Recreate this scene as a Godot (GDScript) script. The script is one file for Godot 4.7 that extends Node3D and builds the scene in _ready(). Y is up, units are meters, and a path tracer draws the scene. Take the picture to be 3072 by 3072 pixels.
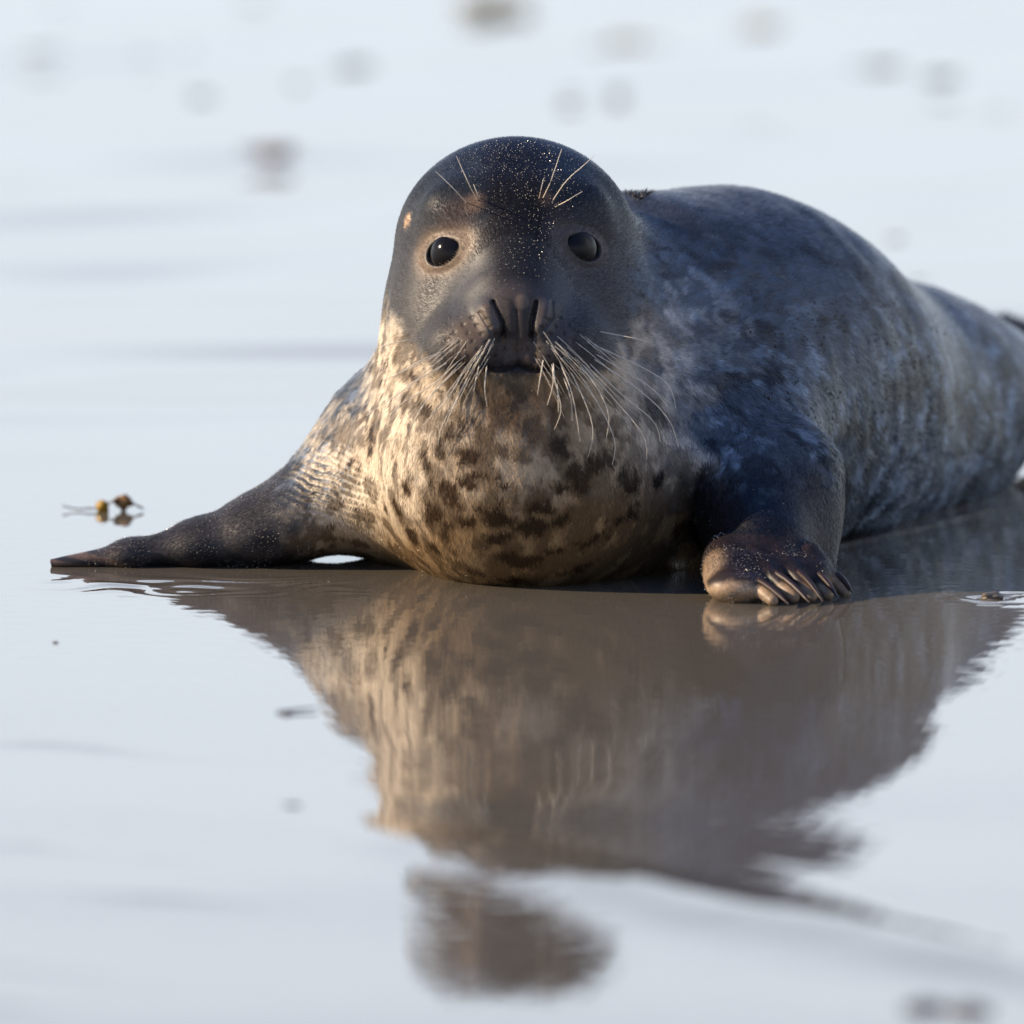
extends Node3D

# ---------------------------------------------------------------- seal: shape
# x right, y up, z towards the camera; the wet sand is y = 0
const CELL := 0.006
const SUB := 4
const LO := Vector3(-0.498, -0.030, -1.482)
const NX := 228
const NY := 84
const NZ := 304
const AX0 := Vector2(0.06, -0.06)
const AXD := Vector2(0.457, -0.8895)
const AXN := Vector2(0.8895, 0.457)
# along the trunk: distance, half width, top height, height of the widest line
const TRUNK := [
	[-0.10, 0.150, 0.270, 0.120], [0.05, 0.185, 0.315, 0.135], [0.20, 0.205, 0.350, 0.150], [0.32, 0.205, 0.357, 0.150],
	[0.45, 0.193, 0.330, 0.140], [0.58, 0.165, 0.276, 0.120], [0.70, 0.146, 0.236, 0.106], [0.82, 0.130, 0.208, 0.096],
	[0.95, 0.102, 0.165, 0.080], [1.10, 0.070, 0.115, 0.060], [1.24, 0.040, 0.078, 0.044], [1.34, 0.028, 0.062, 0.038],
]
const TIPS := [Vector3(0.2676, 0.003, 0.281), Vector3(0.2884, 0.003, 0.265), Vector3(0.3025, 0.003, 0.2576), Vector3(0.318, 0.003, 0.234), Vector3(0.3336, 0.003, 0.194)]
const ROOTS := [Vector3(0.2345, 0.018, 0.227), Vector3(0.257, 0.022, 0.219), Vector3(0.2797, 0.022, 0.211), Vector3(0.298, 0.020, 0.195), Vector3(0.3188, 0.015, 0.186)]

# brown spots of the chest: across, up, half length, half width, slant
const SPOTS := [
	[-0.044, 0.139, 0.0124, 0.0083, 20], [-0.071, 0.139, 0.0093, 0.0062, 90], [-0.085, 0.124, 0.0190, 0.0054, 60], [-0.062, 0.096, 0.0145, 0.0072, 40], [-0.044, 0.115, 0.0124, 0.0058, 10], [-0.032, 0.118, 0.0114, 0.0041, 0],
	[-0.106, 0.100, 0.0072, 0.0052, 90], [-0.114, 0.078, 0.0104, 0.0072, 90], [-0.079, 0.077, 0.0104, 0.0093, 90], [-0.048, 0.074, 0.0093, 0.0072, 0], [-0.061, 0.057, 0.0124, 0.0072, 90], [-0.013, 0.076, 0.0166, 0.0087, 10],
	[0.017, 0.066, 0.0155, 0.0093, -5], [0.028, 0.087, 0.0124, 0.0050, 0], [-0.013, 0.057, 0.0124, 0.0054, 0], [-0.007, 0.106, 0.0054, 0.0041, 0], [0.047, 0.108, 0.0104, 0.0050, -10], [0.010, 0.031, 0.0228, 0.0087, 5],
	[-0.100, 0.048, 0.0099, 0.0093, 90], [-0.114, 0.129, 0.0070, 0.0029, 90], [-0.141, 0.125, 0.0066, 0.0050, 90], [-0.162, 0.110, 0.0108, 0.0058, 10], [-0.139, 0.146, 0.0104, 0.0079, 90], [-0.129, 0.200, 0.0128, 0.0037, 90],
	[-0.123, 0.170, 0.0104, 0.0037, 90], [-0.107, 0.183, 0.0099, 0.0031, 90], [-0.096, 0.206, 0.0128, 0.0050, 20], [-0.084, 0.181, 0.0108, 0.0050, 30], [-0.106, 0.149, 0.0054, 0.0029, 90], [0.068, 0.020, 0.0197, 0.0054, -5],
	[0.047, 0.146, 0.0091, 0.0091, 0], [0.067, 0.116, 0.0145, 0.0099, 90], [0.089, 0.129, 0.0166, 0.0075, -20], [0.115, 0.107, 0.0149, 0.0116, 0], [0.097, 0.152, 0.0083, 0.0037, -20], [0.117, 0.076, 0.0149, 0.0095, 0],
	[0.080, 0.053, 0.0207, 0.0075, -5], [0.047, 0.075, 0.0124, 0.0075, 0], [-0.075, 0.037, 0.0083, 0.0079, 90], [-0.001, 0.008, 0.0176, 0.0046, 3], [0.142, 0.175, 0.0149, 0.0095, 30], [0.146, 0.108, 0.0104, 0.0083, 0],
	[0.126, 0.125, 0.0114, 0.0054, -10], [-0.154, 0.162, 0.0062, 0.0041, 0], [-0.127, 0.075, 0.0054, 0.0037, 90], [-0.092, 0.020, 0.0083, 0.0062, 0], [-0.036, 0.016, 0.0114, 0.0050, 0], [0.039, 0.043, 0.0124, 0.0046, 0],
	[-0.063, 0.158, 0.0062, 0.0054, 90], [-0.052, 0.171, 0.0083, 0.0046, 20],
]

# whiskers from root to tip, across and up
const WHISKERS := [
	[Vector2(0.0456, 0.2317), Vector2(0.0593, 0.1975), Vector2(0.0670, 0.1511)],
	[Vector2(0.0525, 0.2292), Vector2(0.0721, 0.1889), Vector2(0.0798, 0.1597), Vector2(0.0738, 0.1322)],
	[Vector2(0.0576, 0.2283), Vector2(0.0849, 0.1872), Vector2(0.1011, 0.1511), Vector2(0.0986, 0.1271)],
	[Vector2(0.0678, 0.2266), Vector2(0.1019, 0.1906), Vector2(0.1293, 0.1563), Vector2(0.1327, 0.1322)],
	[Vector2(0.0746, 0.2275), Vector2(0.1088, 0.1957), Vector2(0.1395, 0.1700), Vector2(0.1463, 0.1494)],
	[Vector2(0.0780, 0.2317), Vector2(0.1224, 0.2026), Vector2(0.1531, 0.1734), Vector2(0.1643, 0.1443)],
	[Vector2(0.0848, 0.2412), Vector2(0.1224, 0.2249), Vector2(0.1531, 0.2060), Vector2(0.1616, 0.1820)],
	[Vector2(0.0405, 0.2317), Vector2(0.0422, 0.2112), Vector2(0.0482, 0.1837), Vector2(0.0414, 0.1623)],
	[Vector2(0.0439, 0.2112), Vector2(0.0453, 0.1957), Vector2(0.0457, 0.1803)],
	[Vector2(0.0490, 0.2180), Vector2(0.0576, 0.1940), Vector2(0.0593, 0.1717)],
	[Vector2(0.0388, 0.2300), Vector2(0.0405, 0.2095), Vector2(0.0346, 0.1872)],
	[Vector2(0.0320, 0.2369), Vector2(0.0269, 0.2095), Vector2(0.0252, 0.1975)],
	[Vector2(0.0848, 0.2557), Vector2(0.1189, 0.2506), Vector2(0.1360, 0.2454)],
	[Vector2(-0.0243, 0.2283), Vector2(-0.0268, 0.2043), Vector2(-0.0243, 0.1854)],
	[Vector2(-0.0319, 0.2266), Vector2(-0.0354, 0.2129), Vector2(-0.0376, 0.2009)],
	[Vector2(-0.0379, 0.2232), Vector2(-0.0516, 0.1975), Vector2(-0.0686, 0.1666), Vector2(-0.0729, 0.1468)],
	[Vector2(-0.0456, 0.2223), Vector2(-0.0618, 0.1957), Vector2(-0.0874, 0.1666)],
	[Vector2(-0.0515, 0.2300), Vector2(-0.0788, 0.2060), Vector2(-0.1096, 0.1872), Vector2(-0.1266, 0.1683)],
	[Vector2(-0.0550, 0.2215), Vector2(-0.0840, 0.1906), Vector2(-0.1028, 0.1597)],
	[Vector2(-0.0618, 0.2275), Vector2(-0.0891, 0.2129), Vector2(-0.1215, 0.1906), Vector2(-0.1437, 0.1751)],
	[Vector2(-0.0669, 0.2377), Vector2(-0.0925, 0.2283), Vector2(-0.1181, 0.2129)],
	[Vector2(-0.0703, 0.2352), Vector2(-0.0976, 0.2232), Vector2(-0.1232, 0.2112)],
	[Vector2(-0.0890, 0.2454), Vector2(-0.1095, 0.2437), Vector2(-0.1385, 0.2352)],
	[Vector2(-0.0413, 0.2180), Vector2(-0.0584, 0.1837), Vector2(-0.0644, 0.1683)],
	[Vector2(0.0644, 0.2266), Vector2(0.0832, 0.2043), Vector2(0.0951, 0.1769), Vector2(0.0926, 0.1528)],
	[Vector2(0.0814, 0.2352), Vector2(0.1121, 0.2180), Vector2(0.1394, 0.2009), Vector2(0.1531, 0.1837)],
	[Vector2(-0.0481, 0.2266), Vector2(-0.0669, 0.2095), Vector2(-0.0823, 0.1906)],
]
const BROW_HAIRS := [
	[Vector2(-0.0337, 0.3791), Vector2(-0.0431, 0.4005), Vector2(-0.0551, 0.4271)],
	[Vector2(-0.0440, 0.3765), Vector2(-0.0568, 0.3936), Vector2(-0.0756, 0.4116)],
	[Vector2(-0.0320, 0.3816), Vector2(-0.0346, 0.3902), Vector2(-0.0380, 0.3988)],
	[Vector2(0.0304, 0.3816), Vector2(0.0389, 0.4039), Vector2(0.0491, 0.4339)],
	[Vector2(0.0389, 0.3773), Vector2(0.0526, 0.4005), Vector2(0.0730, 0.4202), Vector2(0.0816, 0.4279)],
	[Vector2(0.0415, 0.3731), Vector2(0.0577, 0.3851), Vector2(0.0696, 0.3919)],
	[Vector2(0.0269, 0.3816), Vector2(0.0286, 0.3936), Vector2(0.0312, 0.4048)],
]


var rows := PackedFloat32Array()
var eyes: Array[Vector3] = []
var eye_out: Array[Vector3] = []
var has_eyes := false
var n_fine := FastNoiseLite.new()
var n_mid := FastNoiseLite.new()
var n_spot := FastNoiseLite.new()
var n_big := FastNoiseLite.new()
var n_water := FastNoiseLite.new()
var n_ripple := FastNoiseLite.new()
var spots: Array[Vector3] = []
var spot_u: Array[Vector3] = []
var spot_r: Array[Vector2] = []
var slots: Array = []
const SUN := Vector3(-0.8906, 0.4540, 0.0300)  # towards the sun: from the left, a little in front of the seal


func noise(n: FastNoiseLite, s: int, frequency: float, octaves := 3) -> void:
	n.noise_type = FastNoiseLite.TYPE_SIMPLEX_SMOOTH
	n.seed = s
	n.frequency = frequency
	n.fractal_octaves = octaves


func ell(p: Vector3, c: Vector3, r: Vector3) -> float:
	var q := (p - c) / r
	var k0 := q.length()
	var k1 := (q / r).length()
	return k0 * (k0 - 1.0) / maxf(k1, 1e-6)


func cone(p: Vector3, a: Vector3, b: Vector3, ra: float, rb: float) -> float:
	var ba := b - a
	var h := clampf((p - a).dot(ba) / ba.length_squared(), 0.0, 1.0)
	return (p - a - ba * h).length() - lerpf(ra, rb, h)


func smin(a: float, b: float, k: float) -> float:
	var h := maxf(k - absf(a - b), 0.0) / k
	return minf(a, b) - h * h * k * 0.25


func smax(a: float, b: float, k: float) -> float:
	return -smin(-a, -b, k)


func seg2(x: float, y: float, a: Vector2, b: Vector2) -> float:
	var p := Vector2(x, y)
	var ba := b - a
	var h := clampf((p - a).dot(ba) / ba.length_squared(), 0.0, 1.0)
	return (p - a - ba * h).length()


func bump(d: float, w: float) -> float:
	var q := d / w
	return exp(-q * q) if q < 3.0 else 0.0


func trunk(p: Vector3) -> float:
	var rel := Vector2(p.x, p.z) - AX0
	var t := rel.dot(AXD)
	var u := rel.dot(AXN)
	var f := clampf((t + 0.10) / 0.04, 0.0, 35.999)
	var i := int(f) * 3
	var k := f - floorf(f)
	var w := lerpf(rows[i], rows[i + 3], k)
	var top := lerpf(rows[i + 1], rows[i + 4], k)
	var cy := lerpf(rows[i + 2], rows[i + 5], k)
	var v := p.y - cy
	var h := top - cy if v > 0.0 else cy + lerpf(0.022, 0.075, smoothstep(0.05, 0.25, t)) - 0.105 * smoothstep(0.74, 1.02, t)
	var a := maxf(maxf(t - 1.34, -0.10 - t), 0.0)
	var q := Vector3(u / w, v / h, a / w)
	var k0 := q.length()
	var k1 := Vector3(q.x / w, q.y / h, q.z / w).length()
	return k0 * (k0 - 1.0) / maxf(k1, 1e-6)


func head(p: Vector3) -> float:
	var x := absf(p.x - 0.004)
	var m := Vector3(x, p.y, p.z)
	var d := ell(p, Vector3(0.004, 0.322, -0.045), Vector3(0.121, 0.111, 0.125))
	d = smin(d, ell(p, Vector3(0.004, 0.283, 0.0), Vector3(0.105, 0.098, 0.098)), 0.03)
	d = smin(d, ell(m, Vector3(0.060, 0.256, -0.012), Vector3(0.066, 0.066, 0.090)), 0.03)
	d = smin(d, cone(p, Vector3(0.004, 0.335, 0.035), Vector3(0.004, 0.290, 0.097), 0.050, 0.040), 0.035)
	d = smin(d, ell(p, Vector3(0.003, 0.262, 0.085), Vector3(0.058, 0.046, 0.060)), 0.03)
	d = smin(d, ell(m, Vector3(0.038, 0.243, 0.108), Vector3(0.044, 0.033, 0.037)), 0.016)
	d = smin(d, ell(p, Vector3(0.006, 0.273, 0.122), Vector3(0.036, 0.027, 0.025)), 0.014)
	d = smin(d, ell(p, Vector3(0.003, 0.205, 0.068), Vector3(0.044, 0.032, 0.042)), 0.016)
	# brow
	d = smin(d, ell(m, Vector3(0.050, 0.368, 0.034), Vector3(0.034, 0.020, 0.020)), 0.035)
	return d


func arm_left(p: Vector3) -> float:
	var q := Vector3(p.x, p.y, -0.085 + (p.z + 0.085) / 1.7)
	var d := cone(q, Vector3(-0.135, 0.100, -0.105), Vector3(-0.222, 0.047, -0.090), 0.069, 0.038)
	d = smin(d, cone(q, Vector3(-0.222, 0.047, -0.090), Vector3(-0.262, 0.030, -0.088), 0.038, 0.032), 0.02)
	d = smin(d, cone(q, Vector3(-0.262, 0.030, -0.088), Vector3(-0.315, 0.019, -0.082), 0.032, 0.0235), 0.02)
	d = smin(d, cone(q, Vector3(-0.315, 0.019, -0.082), Vector3(-0.385, 0.0105, -0.074), 0.0230, 0.0122), 0.02)
	d = smin(d, cone(q, Vector3(-0.150, 0.055, -0.11), Vector3(-0.250, 0.031, -0.09), 0.044, 0.031), 0.02)
	return smin(d, cone(q, Vector3(-0.385, 0.0105, -0.074), Vector3(-0.463, 0.0035, -0.066), 0.0122, 0.0042), 0.02)


func arm_right(p: Vector3) -> float:
	var d := cone(p, Vector3(0.215, 0.125, -0.10), Vector3(0.246, 0.074, 0.052), 0.090, 0.064)
	d = smin(d, cone(p, Vector3(0.246, 0.074, 0.052), Vector3(0.250, 0.038, 0.138), 0.064, 0.047), 0.03)
	# web of skin down the trailing edge
	d = smin(d, cone(p, Vector3(0.285, 0.10, 0.02), Vector3(0.308, 0.020, 0.105), 0.045, 0.012), 0.04)
	return d


func foot(p: Vector3) -> float:
	var d := cone(p, Vector3(0.216, 0.022, 0.196), Vector3(0.296, 0.018, 0.186), 0.028, 0.020)
	d = smin(d, ell(p, Vector3(0.222, 0.014, 0.222), Vector3(0.031, 0.018, 0.030)), 0.012)
	d = smin(d, cone(p, Vector3(0.212, 0.033, 0.165), Vector3(0.29, 0.028, 0.16), 0.025, 0.02), 0.02)
	for i in 5:
		var r: Vector3 = ROOTS[i]
		var e: Vector3 = TIPS[i]
		var back := r - (e - r).normalized() * 0.035 + Vector3(0, 0.004, 0)
		d = smin(d, cone(p, back, r.lerp(e, 0.62) - Vector3(0, 0.004, 0), 0.0120, 0.0054), 0.004)
	return d


func hind(p: Vector3) -> float:
	var q := Vector3(p.x, p.y, p.z)
	var d := cone(q, Vector3(0.66, 0.055, -1.22), Vector3(0.545, 0.105, -1.36), 0.032, 0.016)
	d = smin(d, cone(q, Vector3(0.66, 0.055, -1.22), Vector3(0.75, 0.060, -1.38), 0.034, 0.020), 0.03)
	return d


func lid(p: Vector3, i: int) -> float:
	var e := p - eyes[i]
	var inward := 1.0 if i == 0 else -1.0
	var u := e.x * inward * 0.95 + e.y * 0.30
	var v := e.y * 0.95 - e.x * inward * 0.30
	u *= 0.80 if u < 0.0 else 0.66
	return Vector3(u, v * (1.38 if v > 0.0 else 1.30), e.z * 0.85).length()


func sdf(p: Vector3) -> float:
	var d := trunk(p)
	if p.z > -0.42:
		# chest and neck
		var c := ell(p, Vector3(0.016, 0.104, -0.115), Vector3(0.196, 0.137, 0.142))
		c = smin(c, cone(p, Vector3(0.006, 0.235, -0.060), Vector3(0.028, 0.135, -0.125), 0.122, 0.182), 0.05)
		c = smin(c, cone(p, Vector3(0.006, 0.235, -0.060), Vector3(0.095, 0.215, -0.19), 0.118, 0.135), 0.06)
		if p.y > 0.12:
			c = smin(c, head(p), lerpf(0.030, 0.009, smoothstep(-0.08, 0.0, p.z)))
		d = smin(d, c, 0.07)
		if p.x < -0.06:
			d = smin(d, arm_left(p), 0.05)
		if p.x > 0.05:
			d = smin(d, arm_right(p), lerpf(0.018, 0.070, smoothstep(0.085, 0.140, p.y)))
			if p.z > 0.06 and p.y < 0.12:
				d = smin(d, foot(p), 0.012)
		if has_eyes and p.z > -0.02 and p.y > 0.27:
			for i in 2:
				var e := lid(p + eye_out[i] * 0.003, i)
				if e < 0.04:
					d = smax(d, 0.0160 - e, 0.004)
	elif p.z < -1.0:
		d = smin(d, hind(p), 0.04)
	return d


# relief finer than the limbs: nostrils, lips, lids, folds of skin
func relief(p: Vector3) -> float:
	var r := 0.0
	if p.z > 0.05 and p.y > 0.19 and p.y < 0.33 and absf(p.x) < 0.075:
		var x := p.x
		var y := p.y
		var g := smoothstep(0.05, 0.08, p.z)
		# nostrils, wide at the top and running in towards the lip
		var s := minf(seg2(x, y, Vector2(-0.0180, 0.2865), Vector2(-0.0090, 0.267)), seg2(x, y, Vector2(-0.0090, 0.267), Vector2(-0.0085, 0.254)))
		s = minf(s, minf(seg2(x, y, Vector2(0.0238, 0.2865), Vector2(0.0200, 0.268)), seg2(x, y, Vector2(0.0200, 0.268), Vector2(0.0195, 0.254))))
		r -= g * 0.0062 * bump(s, 0.0020)
		r -= g * (0.0045 * bump(seg2(x, y, Vector2(-0.0100, 0.254), Vector2(-0.0145, 0.228)), 0.0062) + 0.0022 * bump(seg2(x, y, Vector2(0.0195, 0.254), Vector2(0.0230, 0.230)), 0.0040))
		# flanges beside them, ridge and groove between them
		r += g * 0.0055 * bump(seg2(x, y, Vector2(-0.0260, 0.279), Vector2(-0.0205, 0.262)), 0.0085)
		r += g * 0.0055 * bump(seg2(x, y, Vector2(0.0350, 0.281), Vector2(0.0305, 0.263)), 0.0085)
		r += g * 0.0012 * bump(seg2(x, y, Vector2(0.0110, 0.290), Vector2(0.0120, 0.255)), 0.0060)
		r += g * 0.0010 * bump(seg2(x, y, Vector2(-0.0020, 0.285), Vector2(-0.0010, 0.260)), 0.0050)
		r -= g * 0.0016 * bump(seg2(x, y, Vector2(0.0040, 0.278), Vector2(0.0060, 0.226)), 0.0024) + g * 0.0018 * bump(Vector2((x - 0.005) * 0.75, y - 0.236).length(), 0.0125)
		r -= g * 0.0022 * bump(minf(seg2(x, y, Vector2(-0.0310, 0.276), Vector2(-0.0200, 0.259)), minf(seg2(x, y, Vector2(0.0395, 0.286), Vector2(0.0400, 0.272)), seg2(x, y, Vector2(0.0400, 0.272), Vector2(0.0300, 0.260)))), 0.0022)
		# mouth
		var mouth := minf(seg2(x, y, Vector2(0.0060, 0.2270), Vector2(-0.0140, 0.2200)), seg2(x, y, Vector2(0.0060, 0.2270), Vector2(0.0250, 0.2200)))
		mouth = minf(mouth, minf(seg2(x, y, Vector2(-0.0140, 0.2200), Vector2(-0.0520, 0.2270)), seg2(x, y, Vector2(0.0250, 0.2200), Vector2(0.0610, 0.2290))))
		r -= g * 0.0050 * bump(mouth, 0.0028)
		r += g * 0.0035 * (bump(Vector2(x + 0.034, (y - 0.242) * 1.3).length(), 0.020) + bump(Vector2(x - 0.044, (y - 0.242) * 1.3).length(), 0.020))
		# pads that carry the whiskers: rows of pores
		var a := Vector2(absf(x - 0.004) - 0.040, y - 0.245)
		if a.length() < 0.03:
			var u := Vector2(a.x * 150.0 + a.y * 40.0, a.y * 135.0)
			r -= 0.0007 * g * maxf(0.0, sin(u.x * TAU * 0.5) * sin(u.y * TAU * 0.5)) ** 2
	if has_eyes and p.z > -0.02 and p.y > 0.27 and p.y < 0.39:
		for i in 2:
			var e := lid(p, i)
			r += 0.0012 * bump(absf(e - 0.0180), 0.0050) - 0.0006 * bump(absf(e - 0.0265), 0.004)
			# brow tufts
		r += 0.0035 * bump((p - Vector3(-0.034, 0.372, 0.06)).length(), 0.011) + 0.003 * bump((p - Vector3(0.032, 0.374, 0.06)).length(), 0.011)
	# wrinkles where the left flipper leaves the chest
	if p.x < -0.12 and p.x > -0.26 and p.y < 0.16 and p.z > -0.16:
		var c := Vector2(p.x + 0.180, p.y - 0.078)
		var w := exp(-(c.x * c.x) / 0.0016 - (c.y * c.y) / 0.0011)
		var along := c.y * 0.96 + c.x * 0.25 + n_mid.get_noise_3dv(p * 0.5) * 0.004
		r += 0.0007 * w * sin(along * TAU / 0.0068)
	# hollow under the chin
	if p.z > -0.02 and p.y > 0.12 and p.y < 0.24:
		r -= 0.016 * bump((Vector3(p.x - 0.005, (p.y - 0.178) * 1.5, p.z - 0.06)).length(), 0.060)
	# folds of the neck
	if p.z > -0.35 and p.y > 0.10:
		r += 0.0016 * n_mid.get_noise_3d(p.x * 1.2, p.y * 0.35, p.z * 1.2) * smoothstep(0.25, 0.20, p.y)
	# crease behind the barrel of the trunk
	if p.z < -0.25:
		var rel := Vector2(p.x, p.z) - AX0
		var t := rel.dot(AXD)
		r -= 0.012 * bump(absf(t - 0.66 + p.y * 0.25), 0.085) * smoothstep(0.05, 0.18, p.y)
		r += 0.004 * n_big.get_noise_3dv(p)
	# skin drawn over the shoulder of the right flipper
	if p.x > 0.12 and p.z > -0.2 and p.y < 0.22:
		r -= 0.010 * bump(seg2(p.x, p.y, Vector2(0.172, 0.020), Vector2(0.178, 0.070)), 0.012) * smoothstep(0.10, 0.02, p.z)

	return r


func f(p: Vector3) -> float:
	return sdf(p) - relief(p)


func gradient(p: Vector3, e: float) -> Vector3:
	var d := f(p)
	return (Vector3(f(p + Vector3(e, 0, 0)) - d, f(p + Vector3(0, e, 0)) - d, f(p + Vector3(0, 0, e)) - d)).normalized()


func settle(p: Vector3, n: Vector3) -> Vector3:
	var d := f(p)
	var step := clampf(d, -0.006, 0.006)
	for k in 3:
		if absf(d) < 0.00008:
			break
		var q := p - n * step
		var e := f(q)
		var slope := (d - e) / step if absf(step) > 1e-7 else 1.0
		p = q
		d = e
		step = clampf(d / clampf(slope, 0.35, 2.0), -0.004, 0.004)
	return p - n * step


# where a level line from the front meets the skin
func front(x: float, y: float) -> Vector3:
	var z := 0.30
	for k in 80:
		var d := f(Vector3(x, y, z))
		if d < 0.0003:
			break
		z -= maxf(d * 0.7, 0.0004)
	return Vector3(x, y, z)


func find_blocks(task: int) -> void:
	var found := PackedInt32Array()
	var size := CELL * SUB
	var bx := NX / SUB
	var by := NY / SUB
	var k := task
	for i in bx:
		for j in by:
			var c := LO + Vector3(i + 0.5, j + 0.5, k + 0.5) * size
			if absf(sdf(c)) < size * 1.45:
				found.append(i + bx * (j + by * k))
	slots[task] = found


var blocks := PackedInt32Array()


func net_blocks(task: int) -> void:
	var keys := PackedInt32Array()
	var points := PackedVector3Array()
	var signs := PackedByteArray()
	var bx := NX / SUB
	var by := NY / SUB
	var v := PackedFloat32Array()
	v.resize(125)
	var per := ceili(blocks.size() / 64.0)
	for b in range(task * per, mini((task + 1) * per, blocks.size())):
		var id := blocks[b]
		var i0 := (id % bx) * SUB
		var j0 := ((id / bx) % by) * SUB
		var k0 := (id / (bx * by)) * SUB
		for k in 5:
			for j in 5:
				for i in 5:
					v[i + 5 * (j + 5 * k)] = sdf(LO + Vector3(i0 + i, j0 + j, k0 + k) * CELL)
		for k in 4:
			for j in 4:
				for i in 4:
					var a := i + 5 * (j + 5 * k)
					var inside := 0
					var sum := Vector3.ZERO
					var count := 0
					for c in 8:
						if v[a + (c & 1) + 5 * ((c >> 1) & 1) + 25 * (c >> 2)] < 0.0:
							inside += 1
					if inside == 0 or inside == 8:
						continue
					for axis in 3:
						var da: int = [1, 5, 25][axis]
						for c in 4:
							var o: int = [[0, 5, 25, 30], [0, 1, 25, 26], [0, 1, 5, 6]][axis][c]
							var v0 := v[a + o]
							var v1 := v[a + o + da]
							if (v0 < 0.0) != (v1 < 0.0):
								var at := Vector3(o % 5, (o / 5) % 5, o / 25)
								at[axis] += v0 / (v0 - v1)
								sum += at
								count += 1
					var s0 := v[a] < 0.0
					keys.append((i0 + i) + NX * ((j0 + j) + NY * (k0 + k)))
					points.append(LO + (Vector3(i0 + i, j0 + j, k0 + k) + sum / count) * CELL)
					signs.append((1 if s0 else 0) + (2 if (v[a + 1] < 0.0) != s0 else 0) + (4 if (v[a + 5] < 0.0) != s0 else 0) + (8 if (v[a + 25] < 0.0) != s0 else 0))
	slots[task] = [keys, points, signs]


var net := PackedVector3Array()
var net_n := PackedVector3Array()
var quads := PackedInt32Array()


func net_normals(task: int) -> void:
	var per := ceili(net.size() / 64.0)
	var out := PackedVector3Array()
	for i in range(task * per, mini((task + 1) * per, net.size())):
		var p := net[i]
		var e := 0.002
		var d := f(p)
		var g := Vector3(f(p + Vector3(e, 0, 0)) - d, f(p + Vector3(0, e, 0)) - d, f(p + Vector3(0, 0, e)) - d) / e
		var slope := g.length()
		var n := g / maxf(slope, 1e-6)
		net[i] = p - n * clampf(d / maxf(slope, 0.3), -0.004, 0.004)
		out.append(n)
	slots[task] = out


func run(job: Callable, count: int) -> void:
	slots.clear()
	slots.resize(count)
	for k in count:
		job.call(k)


# ---------------------------------------------------------------- seal: coat
func near(p: Vector3, c: Vector3, r: float) -> float:
	return smoothstep(r, r * 0.45, (p - c).length())


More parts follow.
